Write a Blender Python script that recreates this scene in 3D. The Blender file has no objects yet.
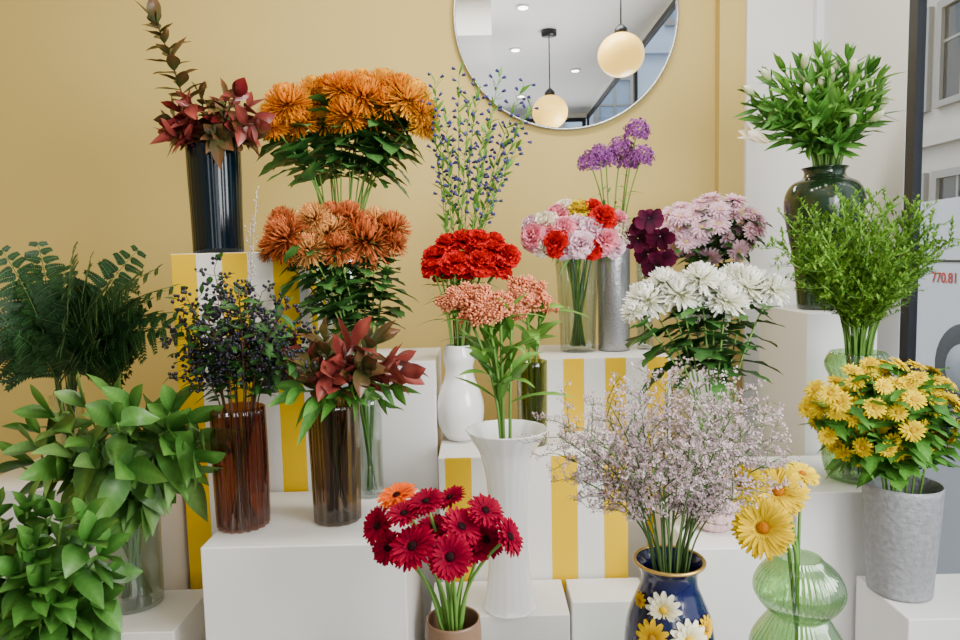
import bpy, math, random
from mathutils import Vector, noise, Quaternion, Matrix
R = math.radians
PI = math.pi
random.seed(7)
U = random.uniform
scene = bpy.context.scene
C = scene.collection
ZC = 1.35; TH = R(5.0); RO = R(1.3); F = 700.0
UP = Vector((0, 0, 1))
_up0 = Vector((0, math.sin(TH), math.cos(TH))); FWD = Vector((0, math.cos(TH), -math.sin(TH))); _rt = Vector((1, 0, 0))
RC = _rt*math.cos(RO)-_up0*math.sin(RO); UC = _rt*math.sin(RO)+_up0*math.cos(RO)

def ray(px, py):
    return RC*((px-480)/F)+UC*(-(py-320)/F)+FWD
def at(px, py, Y):
    d = ray(px, py); return Vector((0, 0, ZC))+d*(Y/d.y)
def onz(px, py, z):
    d = ray(px, py); return Vector((0, 0, ZC))+d*((z-ZC)/d.z)
def mpp(py, Y): return Y/ray(480, py).y/F

# ------------------------------------------------------------------ materials
def lin(c):
    return tuple((x/12.92 if x <= .04045 else ((x+.055)/1.055)**2.4) for x in [v/255 for v in c])+(1,)
def newmat(name):
    m = bpy.data.materials.new(name); m.use_nodes = True
    nt = m.node_tree; nt.nodes.clear()
    out = nt.nodes.new('ShaderNodeOutputMaterial')
    return m, nt, out
def N(nt, t, **kw):
    n = nt.nodes.new(t)
    for k, v in kw.items(): setattr(n, k, v)
    return n
def mth(nt, op, a, b=None, clamp=False):
    n = N(nt, 'ShaderNodeMath', operation=op); n.use_clamp = clamp
    for i, q in enumerate((a, b)):
        if q is None: continue
        if isinstance(q, (int, float)): n.inputs[i].default_value = q
        else: nt.links.new(q, n.inputs[i])
    return n.outputs[0]
def mat(name, col, rough=.5, metal=0, nscale=0, namp=.1, bump=0, coat=0, emit=0, spec=.5):
    m, nt, out = newmat(name)
    b = N(nt, 'ShaderNodeBsdfPrincipled')
    b.inputs['Base Color'].default_value = lin(col)
    b.inputs['Roughness'].default_value = rough
    b.inputs['Metallic'].default_value = metal
    b.inputs['Coat Weight'].default_value = coat
    b.inputs['Specular IOR Level'].default_value = spec
    if emit:
        b.inputs['Emission Color'].default_value = lin(col); b.inputs['Emission Strength'].default_value = emit
    if nscale:
        tc = N(nt, 'ShaderNodeTexCoord'); nz = N(nt, 'ShaderNodeTexNoise')
        nz.inputs['Scale'].default_value = nscale; nz.inputs['Detail'].default_value = 4
        nt.links.new(tc.outputs['Object'], nz.inputs['Vector'])
        mx = N(nt, 'ShaderNodeMix', data_type='RGBA', blend_type='MIX')
        c = lin(col)
        mx.inputs[6].default_value = tuple(x*(1-namp) for x in c[:3])+(1,)
        mx.inputs[7].default_value = tuple(min(1, x*(1+namp)) for x in c[:3])+(1,)
        nt.links.new(nz.outputs['Fac'], mx.inputs[0]); nt.links.new(mx.outputs[2], b.inputs['Base Color'])
        if bump:
            bp = N(nt, 'ShaderNodeBump'); bp.inputs['Strength'].default_value = bump; bp.inputs['Distance'].default_value = .004
            nt.links.new(nz.outputs['Fac'], bp.inputs['Height']); nt.links.new(bp.outputs['Normal'], b.inputs['Normal'])
    nt.links.new(b.outputs[0], out.inputs[0])
    return m
def petal_mat(name, A, B, var=.2, rough=.65, trans=.2, veins=0, spec=.12):
    """u of the uv is a per-petal random, v runs from base to tip"""
    m, nt, out = newmat(name)
    uv = N(nt, 'ShaderNodeUVMap'); sp = N(nt, 'ShaderNodeSeparateXYZ')
    nt.links.new(uv.outputs[0], sp.inputs[0])
    mx = N(nt, 'ShaderNodeMix', data_type='RGBA')
    mx.inputs[6].default_value = lin(A); mx.inputs[7].default_value = lin(B)
    nt.links.new(sp.outputs[1], mx.inputs[0])
    mr = N(nt, 'ShaderNodeMapRange'); mr.inputs[3].default_value = 1-var; mr.inputs[4].default_value = 1+var
    nt.links.new(sp.outputs[0], mr.inputs[0]); val = mr.outputs[0]
    if veins:
        w = mth(nt, 'POWER', mth(nt, 'ABSOLUTE', mth(nt, 'SINE', mth(nt, 'MULTIPLY', sp.outputs[1], 24.0))), 6.0)
        val = mth(nt, 'MULTIPLY', val, mth(nt, 'ADD', 1.0, mth(nt, 'MULTIPLY', w, veins)))
    hs = N(nt, 'ShaderNodeHueSaturation'); nt.links.new(mx.outputs[2], hs.inputs['Color']); nt.links.new(val, hs.inputs['Value'])
    b = N(nt, 'ShaderNodeBsdfPrincipled'); b.inputs['Roughness'].default_value = rough
    b.inputs['Specular IOR Level'].default_value = spec
    tr = N(nt, 'ShaderNodeBsdfTranslucent'); ms = N(nt, 'ShaderNodeMixShader'); ms.inputs[0].default_value = trans
    nt.links.new(hs.outputs[0], b.inputs['Base Color']); nt.links.new(hs.outputs[0], tr.inputs[0])
    nt.links.new(b.outputs[0], ms.inputs[1]); nt.links.new(tr.outputs[0], ms.inputs[2]); nt.links.new(ms.outputs[0], out.inputs[0])
    return m
def glass_mat(name, tint, gloss=.12, rough=.04):
    m, nt, out = newmat(name)
    t = N(nt, 'ShaderNodeBsdfTransparent'); t.inputs[0].default_value = lin(tint)
    g = N(nt, 'ShaderNodeBsdfGlossy'); g.inputs['Roughness'].default_value = rough
    lw = N(nt, 'ShaderNodeLayerWeight'); lw.inputs[0].default_value = .35
    mr = N(nt, 'ShaderNodeMapRange'); mr.inputs[3].default_value = gloss*.35; mr.inputs[4].default_value = min(1, gloss*4.5)
    nt.links.new(lw.outputs['Facing'], mr.inputs[0])
    ms = N(nt, 'ShaderNodeMixShader')
    nt.links.new(mr.outputs[0], ms.inputs[0]); nt.links.new(t.outputs[0], ms.inputs[1]); nt.links.new(g.outputs[0], ms.inputs[2])
    nt.links.new(ms.outputs[0], out.inputs[0])
    return m
def stripe_mat(name, x0, period):
    m, nt, out = newmat(name)
    tc = N(nt, 'ShaderNodeTexCoord'); sp = N(nt, 'ShaderNodeSeparateXYZ'); nt.links.new(tc.outputs['Object'], sp.inputs[0])
    geo = N(nt, 'ShaderNodeNewGeometry'); sn = N(nt, 'ShaderNodeSeparateXYZ'); nt.links.new(geo.outputs['Normal'], sn.inputs[0])
    M = lambda op, a, b=None: mth(nt, op, a, b)
    s = M('ADD', sp.outputs[0], M('MULTIPLY', sp.outputs[1], M('GREATER_THAN', M('ABSOLUTE', sn.outputs[0]), .5)))
    fr = M('FRACT', M('DIVIDE', M('SUBTRACT', s, x0-period*20), period))
    yel = M('MULTIPLY', M('LESS_THAN', fr, .5), M('LESS_THAN', sn.outputs[2], .5))
    mx = N(nt, 'ShaderNodeMix', data_type='RGBA')
    mx.inputs[6].default_value = lin((232, 229, 223)); mx.inputs[7].default_value = lin((232, 188, 0))
    nt.links.new(yel, mx.inputs[0])
    b = N(nt, 'ShaderNodeBsdfPrincipled'); b.inputs['Roughness'].default_value = .55; b.inputs['Specular IOR Level'].default_value = .1
    nt.links.new(mx.outputs[2], b.inputs['Base Color']); nt.links.new(b.outputs[0], out.inputs[0])
    return m

OCHRE = mat('ochre_paint', (206, 182, 108), .8, nscale=3, namp=.03)
WHITE = mat('white_paint', (234, 233, 231), .6, nscale=6, namp=.02)
PLINTH = mat('white_laminate', (233, 231, 228), .4, nscale=5, namp=.02)
COOLW = mat('cool_white_paint', (232, 235, 240), .6)
BLACK = mat('black_metal', (22, 24, 30), .4)
GREY = mat('grey_floor', (120, 118, 114), .6, nscale=20, namp=.12)
LF = dict(spec=.35)
STEM = petal_mat('green_stem', (84, 124, 48), (104, 146, 58), .2, .5, .0, **LF)
DSTEM = petal_mat('dark_stem', (62, 86, 44), (80, 108, 54), .2, .5, .0, **LF)
TWIG = petal_mat('brown_twig', (84, 60, 44), (100, 72, 52), .2, .7, .0)
PALETWIG = petal_mat('pale_twig', (150, 140, 128), (186, 176, 164), .2, .7, .0)
L_DARK = petal_mat('dark_leaf', (34, 74, 30), (60, 102, 42), .4, .5, veins=.25, **LF)
L_MID = petal_mat('mid_leaf', (54, 104, 36), (84, 138, 50), .35, .5, veins=.2, **LF)
L_LIGHT = petal_mat('light_leaf', (72, 126, 40), (112, 160, 62), .3, .5, veins=.1, **LF)
L_SALAL = petal_mat('broad_leaf', (46, 92, 32), (90, 136, 56), .45, .38, .18, veins=.12, **LF)
L_SALAL2 = petal_mat('pale_broad_leaf', (70, 110, 48), (116, 156, 82), .35, .38, .18, veins=.12, **LF)
L_FORE = petal_mat('near_leaf', (36, 82, 26), (74, 120, 46), .45, .36, .18, veins=.12, **LF)
L_FERN = petal_mat('fern_leaf', (20, 50, 24), (44, 82, 36), .4, .5, **LF)
L_SOLI = petal_mat('feathery_leaf', (62, 114, 30), (132, 170, 62), .35, .6)
L_BURG = petal_mat('burgundy_leaf', (74, 18, 22), (126, 36, 38), .4, .3, .08, spec=.45)
L_BURG2 = petal_mat('red_green_leaf', (64, 86, 38), (128, 78, 52), .4, .3, .1, spec=.45)
L_BURG3 = petal_mat('red_leaf', (92, 38, 34), (146, 62, 54), .4, .3, .1, spec=.45)
L_BURGT = petal_mat('brown_red_leaf', (48, 66, 30), (100, 62, 40), .4, .3, .1, spec=.45)

# ------------------------------------------------------------------ mesh builder
class MB:
    def __init__(s): s.v = []; s.f = []; s.uv = []
    def add(s, vs, fs, uvs):
        o = len(s.v); s.v += vs; s.uv += uvs
        s.f += [tuple(i+o for i in f) for f in fs]
    def mesh(s, name, m, off=None, smooth=True):
        me = bpy.data.meshes.new(name)
        if off is None: vs = [tuple(p) for p in s.v]
        else: vs = [(p[0]-off[0], p[1]-off[1], p[2]-off[2]) for p in s.v]
        me.from_pydata(vs, [], s.f)
        uvl = me.uv_layers.new(name='UVMap')
        idx = [0]*len(me.loops); me.loops.foreach_get('vertex_index', idx)
        fl = []
        for i in idx: fl += s.uv[i]
        uvl.data.foreach_set('uv', fl)
        if smooth: me.polygons.foreach_set('use_smooth', [True]*len(me.polygons))
        me.materials.append(m); me.update()
        return me
    def build(s, name, m, root=None, smooth=True, off=None):
        o = bpy.data.objects.new(name, s.mesh(name, m, root.location if root else off, smooth))
        C.objects.link(o)
        if root: o.parent = root
        elif off is not None: o.location = off
        return o

def box(mb, a, b):
    x0, y0, z0 = a; x1, y1, z1 = b
    vs = [(x0, y0, z0), (x1, y0, z0), (x1, y1, z0), (x0, y1, z0), (x0, y0, z1), (x1, y0, z1), (x1, y1, z1), (x0, y1, z1)]
    mb.add(vs, [(0, 3, 2, 1), (4, 5, 6, 7), (0, 1, 5, 4), (1, 2, 6, 5), (2, 3, 7, 6), (3, 0, 4, 7)], [(.5, .5)]*8)
def tube(mb, pts, r0, r1, n=6):
    m = len(pts); vs = []; uvs = []; fs = []; u = random.random()
    a = None
    for i, p in enumerate(pts):
        t = (pts[min(i+1, m-1)]-pts[max(i-1, 0)])
        if t.length < 1e-7: t = Vector((0, 0, 1))
        t.normalize()
        a = t.orthogonal().normalized() if a is None else (a-t*a.dot(t)).normalized()
        b = t.cross(a); r = r0+(r1-r0)*i/(m-1)
        for k in range(n):
            an = 2*PI*k/n
            vs.append(p+a*(math.cos(an)*r)+b*(math.sin(an)*r)); uvs.append((u, i/(m-1)))
    for i in range(m-1):
        for k in range(n):
            k2 = (k+1) % n
            fs.append((i*n+k, i*n+k2, (i+1)*n+k2, (i+1)*n+k))
    fs.append(tuple(reversed(range(n)))); fs.append(tuple((m-1)*n+k for k in range(n)))
    mb.add(vs, fs, uvs)
def lathe_dir(mb, p, d, prof, n=10, u=None):
    d = d.normalized(); a = d.orthogonal().normalized(); b = d.cross(a); vs = []; uvs = []; fs = []
    u = random.random() if u is None else u; m = len(prof)
    for i, (r, h) in enumerate(prof):
        for k in range(n):
            an = 2*PI*k/n
            vs.append(p+d*h+a*(math.cos(an)*r)+b*(math.sin(an)*r)); uvs.append((u, i/(m-1)))
    for i in range(m-1):
        for k in range(n):
            k2 = (k+1) % n
            fs.append((i*n+k, i*n+k2, (i+1)*n+k2, (i+1)*n+k))
    fs.append(tuple(reversed(range(n)))); fs.append(tuple((m-1)*n+k for k in range(n)))
    mb.add(vs, fs, uvs)
def ball(mb, c, r, nu=8, nv=5, sz=1):
    prof = [(max(.0005, r*math.sin(PI*i/nv)), -r*sz*math.cos(PI*i/nv)) for i in range(nv+1)]
    lathe_dir(mb, Vector(c), UP, prof, nu)
COLS6 = (-1, -.55, -.07, .07, .55, 1); COLS3 = (-1, 0, 1)
def leaf(mb, base, d, up, L, W, droop=.3, fold=.2, n=5, shape=.75, lobe=0, u=None):
    d = d.normalized(); side = d.cross(up)
    if side.length < 1e-4: side = d.orthogonal()
    side.normalize(); nr = side.cross(d); u = random.random() if u is None else u
    fine = n >= 5; cols = COLS6 if fine else COLS3; nc = len(cols)
    bend = U(-.18, .18) if fine else 0; rip = U(-.12, .12) if fine else 0; tw = U(-.5, .5) if fine else 0
    vs = []; uvs = []; fs = []
    for i in range(n+1):
        t = i/n
        w = W*(math.sin(PI*min(1, (t*.965+.03))**shape))
        if lobe: w *= 1+lobe*math.sin(t*5.5*PI)
        p = base+d*(L*t)+Vector((0, 0, -droop*L*t*t))+side*(bend*L*t*t)
        ca = math.cos(tw*t); sa = math.sin(tw*t); s2 = side*ca+nr*sa; n2 = nr*ca-side*sa
        for q in cols:
            vs.append(p+s2*(w*q)+n2*(fold*w*abs(q)**1.4+rip*w*math.sin(9*t+q*1.5)))
            uvs.append((min(1, u*.8+(.3 if abs(q) < .1 else 0)) if fine else u, max(0, t-.12*abs(q)+.06) if fine else t))
        if i:
            o = (i-1)*nc
            for j in range(nc-1): fs.append((o+j, o+j+1, o+j+1+nc, o+j+nc))
    mb.add(vs, fs, uvs)
P_ROUND = [.35, .75, 1, .95, .45]; P_POINT = [.4, .9, 1, .7, .1]; P_FAN = [.15, .45, .78, 1, .92]; P_LONG = [.45, .8, 1, 1, .85, .35]; P_SOFT = [.5, .85, 1, 1, .95, .6]
def petal(mb, az, el, L, W, r0, z0, curl, prof, nx=2, cup=.2, ruff=0):
    n = len(prof)-1; u = random.random(); c = math.cos(az); s = math.sin(az)
    x = r0; z = z0; a = el; st = L/n; vs = []; uvs = []; fs = []
    for i in range(n+1):
        t = i/n; ca = math.cos(a); sa = math.sin(a)
        for j in range(nx+1):
            q = j/nx*2-1; w = W*prof[i]
            h = cup*w*q*q + (ruff*L*t*U(-1, 1) if ruff else 0)
            rr = x-sa*h; zz = z+ca*h
            vs.append((c*rr-s*q*w, s*rr+c*q*w, zz)); uvs.append((u, t))
        x += ca*st; z += sa*st; a += curl/n
    for i in range(n):
        for j in range(nx):
            o = i*(nx+1)+j
            fs.append((o, o+1, o+nx+2, o+nx+1))
    mb.add(vs, fs, uvs)
def floret(mb, p, d, r, n=5):
    d = d.normalized(); a = d.orthogonal().normalized(); b = d.cross(a); u = random.random(); ph = U(0, 6)
    vs = [p]; uvs = [(u, 0)]; fs = []
    for k in range(n):
        for o in (-.42, .42):
            an = ph+2*PI*(k+o)/n
            vs.append(p+(a*math.cos(an)+b*math.sin(an))*r+d*(r*.5)); uvs.append((u, 1))
        fs.append((0, 1+2*k, 2+2*k))
    mb.add(vs, fs, uvs)

# ------------------------------------------------------------------ bookkeeping
def tag(o, label, cat, group=None):
    o['label'] = label; o['category'] = cat
    if group: o['group'] = group
    return o
def empty(name, loc, label, cat, group=None):
    o = bpy.data.objects.new(name, None); C.objects.link(o); o.location = loc; o.empty_display_size = .05
    return tag(o, label, cat, group)
def struct(name, mb, m, bevel=0):
    o = mb.build(name, m, smooth=False); o['kind'] = 'structure'; return o
def place(root, me, m, name, p, d, sc, spin=None, parent=None):
    o = bpy.data.objects.new(name, me); C.objects.link(o)
    o.parent = parent or root
    if parent is None:
        o.location = p-root.location
        q = d.to_track_quat('Z', 'Y'); o.rotation_mode = 'QUATERNION'
        o.rotation_quaternion = q @ Quaternion((0, 0, 1), U(0, 6.28) if spin is None else spin)
        o.scale = (sc, sc, sc)
    if m: o.material_slots[0].link = 'OBJECT'; o.material_slots[0].material = m
    return o

# ------------------------------------------------------------------ room shell
BY = 2.9; RX = 1.36; LX = -2.7; FY = -3.0; CZ = 3.1; WT = .03
m = MB(); box(m, (LX, BY, 0), (RX+WT, BY+.12, CZ)); struct('wall_back', m, OCHRE)
m = MB(); box(m, (LX-.12, FY, 0), (LX, BY+.12, CZ)); struct('wall_left', m, OCHRE)
m = MB(); box(m, (LX-.12, FY-.12, -.1), (RX+WT, BY+.12, 0)); struct('floor', m, GREY)
m = MB(); box(m, (LX-.12, FY-.12, CZ), (RX+WT, BY+.12, CZ+.1)); struct('ceiling', m, WHITE)
_r = ray(903, 200); WYs = RX/(_r.x/_r.y)
m = MB(); box(m, (RX, WYs, 0), (RX+WT, BY, CZ)); box(m, (RX, FY, CZ-.03), (RX+WT, WYs, CZ)); box(m, (RX, FY, 0), (RX+WT, WYs, .12))
struct('wall_right', m, COOLW)
m = MB(); box(m, (LX, FY-.12, CZ-.05), (RX+WT, FY, CZ)); box(m, (LX, FY-.12, 0), (LX+.5, FY, CZ-.05)); box(m, (LX+.5, FY-.12, 0), (RX+WT, FY, .4))
struct('wall_front', m, WHITE)
xa = at(719, 150, BY-.05).x; xb = at(746, 150, BY-.07).x
m = MB(); box(m, (xa, BY-.05, 0), (xb, BY, CZ)); struct('trim_1', m, OCHRE)
m = MB(); box(m, (xb, BY-.07, 0), (RX, BY, CZ)); struct('trim_2', m, WHITE)
m = MB(); box(m, (LX, FY, CZ-.28), (.12, 1.0, CZ)); struct('trim_3', m, WHITE)
m = MB(); box(m, (RX-.03, BY-.1, 0), (RX, BY-.07, CZ)); struct('trim_4', m, COOLW)
GLASS = glass_mat('window_glass', (248, 251, 253), .03)
def window(name, along_y, fixed, a0, a1, z0, z1, mull, we, dp, w=.06):
    r = bpy.data.objects.new(name, None); C.objects.link(r); r['kind'] = 'structure'
    m = MB()
    def bar(p0, p1, q0, q1):
        if along_y: box(m, (fixed, p0, q0), (fixed+dp, p1, q1))
        else: box(m, (p0, fixed, q0), (p1, fixed+dp, q1))
    bar(a0, a0+w, z0, z1); bar(a1-we, a1, z0, z1); bar(a0+w, a1-we, z0, z0+w); bar(a0+w, a1-we, z1-w, z1)
    for q in mull: bar(q, q+.05, z0+w, z1-w)
    m.build('frame', BLACK, r, smooth=False)
    m = MB()
    if along_y: box(m, (fixed+dp*.5, a0+w, z0+w), (fixed+dp*.5+.004, a1-we, z1-w))
    else: box(m, (a0+w, fixed+dp*.5, z0+w), (a1-we, fixed+dp*.5+.004, z1-w))
    m.build('pane', GLASS, r, smooth=False)
window('window_1', True, RX+.002, FY+.01, WYs, .12, CZ-.03, [-.4], .045, .027, .045)
window('window_2', False, FY-.06, LX+.5, RX, .4, CZ-.05, [-.9], .045, .03, .045)

# outside
SZ = -.05
ASPH = mat('asphalt', (120, 122, 126), .8, nscale=3, namp=.1)
m = MB(); box(m, (-30, -40, SZ-.15), (30, 60, SZ)); o = struct('ground', m, ASPH)
STONE = mat('pale_stone', (196, 190, 180), .8, nscale=1.5, namp=.1)
STONE2 = mat('grey_stone', (190, 208, 232), .8, nscale=1.5, namp=.06)
SASH = mat('window_sash', (150, 148, 144), .6)
DGL = mat('dark_window_glass', (40, 52, 66), .15)
DGL2 = mat('pale_window_glass', (140, 166, 196), .3)
def building(loc, rot, w, h, ms, label, nx, nz, gl, hw=.55):
    r = empty('building', loc, label, 'building')
    r.rotation_euler = (0, 0, rot)
    def ch(name, mb, mm, par):
        o = bpy.data.objects.new(name, mb.mesh(name, mm, None, False)); C.objects.link(o); o.parent = par; return o
    mb = MB(); box(mb, (-w/2, 0, 0), (w/2, 4, h)); ch('wall', mb, ms, r)
    for q in (3.4, 6.6):
        mb = MB(); box(mb, (-w/2, -.15, q), (w/2, -.002, q+.25)); ch('cornice', mb, ms, r)
    for i in range(nx):
        for k in range(nz):
            x = -w/2+w*(i+.5)/nx; z = .9+k*3.2; ho = hw+.15
            mb = MB(); box(mb, (x-ho, -.1, z), (x-hw, -.002, z+2)); box(mb, (x+hw, -.1, z), (x+ho, -.002, z+2)); box(mb, (x-hw, -.1, z+1.85), (x+hw, -.002, z+2)); box(mb, (x-hw, -.12, z), (x+hw, -.002, z+.12)); box(mb, (x-.03, -.06, z+.12), (x+.03, -.002, z+1.85)); box(mb, (x-hw, -.05, z+1.2), (x+hw, -.002, z+1.25))
            o = ch('window', mb, SASH, r)
            mb = MB(); box(mb, (x-hw, -.03, z+.12), (x+hw, -.003, z+1.85)); ch('pane', mb, gl, o)
building((9, 14, SZ), -PI/2, 26, 12, STONE, 'pale stone building with tall windows across the street beyond the right window', 16, 3, DGL)
building((-1, -13, SZ), PI, 26, 12, STONE2, 'grey stone building with framed windows reflected in the round mirror', 14, 3, DGL2, .4)
# van
VANW = mat('van_white', (206, 209, 213), .35)
v = empty('van', (4.0, 6.2, SZ), 'white van with red lettering parked outside the window at far right', 'van')
mb = MB()
pts = [(-2.4, .35), (2.3, .35), (2.4, .9), (1.9, 1.15), (1.3, 1.8), (-2.3, 1.85), (-2.45, 1.5)]
n = len(pts)
vs = [(0, y, z) for y, z in pts]+[(1.8, y, z) for y, z in pts]
mb.add(vs, [tuple(range(n)), tuple(reversed(range(n, 2*n)))]+[(i, i+n, (i+1) % n+n, (i+1) % n) for i in range(n)], [(.5, .5)]*2*n)
o = bpy.data.objects.new('body', mb.mesh('body', VANW, None, False)); C.objects.link(o); o.parent = v
TYRE = mat('tyre', (44, 46, 50), .8); HUB = mat('hub', (150, 154, 160), .4, .3)
for y in (-.5, 1.6):
    mb = MB(); lathe_dir(mb, Vector((-.03, y, .4)), Vector((1, 0, 0)), [(.2, 0), (.38, .01), (.4, .1), (.38, .2)], 28)
    o = bpy.data.objects.new('wheel', mb.mesh('wheel', TYRE)); C.objects.link(o); o.parent = v
    mb = MB(); lathe_dir(mb, Vector((-.045, y, .4)), Vector((1, 0, 0)), [(.05, 0), (.21, .005), (.22, .03)], 20)
    h = bpy.data.objects.new('hubcap', mb.mesh('hubcap', HUB)); C.objects.link(h); h.parent = o
mb = MB(); box(mb, (-.008, -2.3, 1.28), (-.001, .9, 1.3)); o = bpy.data.objects.new('body_seam', mb.mesh('body_seam', TYRE, None, False)); C.objects.link(o); o.parent = v
mb = MB(); box(mb, (-.01, 1.0, 1.2), (-.002, 1.6, 1.65)); o = bpy.data.objects.new('side_window', mb.mesh('side_window', DGL, None, False)); C.objects.link(o); o.parent = v
fc = bpy.data.curves.new('lettering', 'FONT'); fc.body = '770.81'; fc.size = .125; fc.extrude = .001; fc.offset = .001
fo = bpy.data.objects.new('tmp', fc); C.objects.link(fo)
dg = bpy.context.evaluated_depsgraph_get()
me = bpy.data.meshes.new_from_object(fo.evaluated_get(dg)); me.name = 'lettering'
bpy.data.objects.remove(fo)
me.materials.clear(); me.materials.append(mat('red_lettering', (190, 8, 14), .6))
o = bpy.data.objects.new('lettering', me); C.objects.link(o); o.parent = v
_r = ray(932, 282); tp = at(932, 282, 4/(_r.x/_r.y))
o.location = (-.006, tp.y-6.2, tp.z-SZ); o.rotation_euler = (PI/2, 0, -PI/2)

# ------------------------------------------------------------------ mirror, lamps
mc = at(566, 15, BY-.02); mr_ = 113*mpp(15, BY-.02)
mir = empty('mirror', (mc.x, BY, mc.z), 'large round wall mirror with a thin silver rim', 'mirror')
mb = MB(); lathe_dir(mb, Vector((mc.x, BY-.005, mc.z)), Vector((0, -1, 0)), [(mr_*.985, 0), (mr_*.985, .012)], 96)
mb.build('mirror_glass', mat('mirror_silver', (240, 242, 244), .01, 1), mir, smooth=False)
mb = MB(); pr = [(mr_*.98, 0), (mr_*1.0, 0), (mr_*1.0, .022), (mr_*.98, .022)]
vs = []; fs = []
for k in range(96):
    an = 2*PI*k/96
    for r, h in pr: vs.append((mc.x+r*math.cos(an), BY-.002-h, mc.z+r*math.sin(an)))
for k in range(96):
    k2 = (k+1) % 96
    for j in range(4):
        j2 = (j+1) % 4; fs.append((k*4+j, k*4+j2, k2*4+j2, k2*4+j))
mb.add(vs, fs, [(.5, .5)]*len(vs)); mb.build('mirror_frame', mat('silver_rim', (190, 192, 194), .25, .9), mir)
GLOBE = mat('lamp_globe', (255, 208, 100), .3, emit=1.6)
def mirrored(px, py, rpx, rad):
    d = rad*F/rpx; p = at(px, py, d); return Vector((p.x, 2*BY-.034-p.y, p.z))
for (px, py, rp, lab) in ((621, 55, 22.5, 'opal globe pendant lamp, the larger one seen in the mirror'), (550, 112, 17.5, 'opal globe pendant lamp with black ceiling cup, the smaller one seen in the mirror')):
    p = mirrored(px, py, rp, .14)
    r = empty('pendant_lamp', (p.x, p.y, CZ), lab, 'lamp', 'globe pendant lamps')
    mb = MB(); ball(mb, p, .14, 32, 18, .92); mb.build('lamp_globe', GLOBE, r)
    mb = MB(); lathe_dir(mb, p+Vector((0, 0, .12)), UP, [(.04, 0), (.04, .03), (.012, .06)], 16); mb.build('lamp_holder', BLACK, r)
    mb = MB(); tube(mb, [p+Vector((0, 0, .17)), Vector((p.x, p.y, CZ-.03))], .005, .005); mb.build('cord', BLACK, r)
    mb = MB(); lathe_dir(mb, Vector((p.x, p.y, CZ)), Vector((0, 0, -1)), [(.06, 0), (.06, .04), (.02, .05)], 20); mb.build('ceiling_cup', BLACK, r)
DL = mat('downlight_lens', (255, 248, 235), .4, emit=12)
for (x, y) in ((.35, -.3), (.35, .7), (.95, -1.0), (.5, -2.0)):
    r = empty('downlight', (x, y, CZ), 'small round recessed ceiling spotlight reflected in the mirror', 'ceiling light', 'recessed ceiling spotlights')
    mb = MB(); lathe_dir(mb, Vector((x, y, CZ)), Vector((0, 0, -1)), [(.05, 0), (.05, .008), (.04, .01)], 20); mb.build('trim_ring', WHITE, r)
    mb = MB(); lathe_dir(mb, Vector((x, y, CZ-.011)), Vector((0, 0, -1)), [(.034, 0), (.034, .003)], 20); mb.build('lens', DL, r)

# ------------------------------------------------------------------ plinths
def plinth(label, x0, x1, yt, Yf, depth, m=None, stripe=None, X0=None, X1=None, z=None, group=None):
    """x0, yt: pixel of the left end of the front top edge; x1: pixel of its right end"""
    a = at(x0, yt, Yf); b = at(x1, yt, Yf)
    X0 = a.x if X0 is None else X0; X1 = b.x if X1 is None else X1; z = a.z if z is None else z
    W = X1-X0; mb = MB(); box(mb, (-W/2, 0, 0), (W/2, depth, z))
    if stripe: m = stripe_mat('yellow_stripes', -W/2+stripe[0], stripe[1])
    o = bpy.data.objects.new('display_plinth', mb.mesh('display_plinth', m or PLINTH, None, False)); C.objects.link(o)
    o.location = ((X0+X1)/2, Yf, 0); tag(o, label, 'plinth', group)
    bv = o.modifiers.new('bevel', 'BEVEL'); bv.width = .003; bv.segments = 2
    return z
Z1 = plinth('tallest plinth in yellow and white stripes, under the navy vase', 170, 305, 254, 1.97, .4, stripe=(0, .143))
Z2 = plinth('white plinth carrying the two brown glass vases', 200, 405, 548, 1.56, .385)
Z3 = plinth('plain white plinth behind the brown glass vases', 311, 435, 364, 2.0, .32)
Z4 = plinth('yellow and white striped plinth behind the tall white trumpet vase', 438, 628, 458, 1.85, .26, stripe=(.018, .143))
Z5 = plinth('striped plinth under the clear and silver vases of mixed carnations', 541, 671, 359, 2.115, .34, stripe=(.067, .128))
ZL = at(490, 616, 1.65).z
plinth('low white plinth under the tall white trumpet vase', 405, 570, 615, 1.65, .19, X0=-.14, z=ZL)
plinth('low empty white plinth right of the trumpet vase, below the stripes', 572, 650, 598, 1.71, .13, z=ZL)
Z8 = plinth('white plinth under the pale pink vase', 690, 800, 549, 1.65, .36)
Z9 = plinth('white plinth under the ribbed green vase of feathery greenery', 797, 870, 493, 1.75, .33, X1=1.17)
Z10 = plinth('low white plinth under the grey textured vase of yellow daisies', 890, 960, 620, 1.51, .22, X0=.95, X1=1.32)
Z11 = plinth('tall white plinth in the window corner under the dark green vase', 808, 860, 313, 2.1, .36, X0=.985, X1=1.2)
Z12 = plinth('white plinth at the left under the fern vase', 150, 160, 487, 1.84, .42, X0=-1.4, X1=-.875)
plinth('low white plinth under the clear glass vase of broad leaves', 100, 190, 617, 1.61, .22, X0=-1.15, X1=-.752, z=ZL)
Z13 = ZL
Z15 = plinth('slim white plinth hidden behind the white chrysanthemums', 690, 730, 366, 2.48, .22)
Z16 = at(667, 690, 1.3).z
plinth('low white front plinth under the navy floral vase', 600, 730, 660, 1.19, .22, z=Z16)
plinth('low white front plinth under the double bulb green vase', 732, 870, 660, 1.19, .22, z=Z16)
plinth('low white front plinth under the gerbera vase', 400, 510, 660, 1.19, .22, z=Z16)
plinth('low white plinth under the leafy foreground bunch at bottom left', 0, 100, 660, 1.02, .28, X0=-.88, X1=-.56, z=.3)

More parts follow.
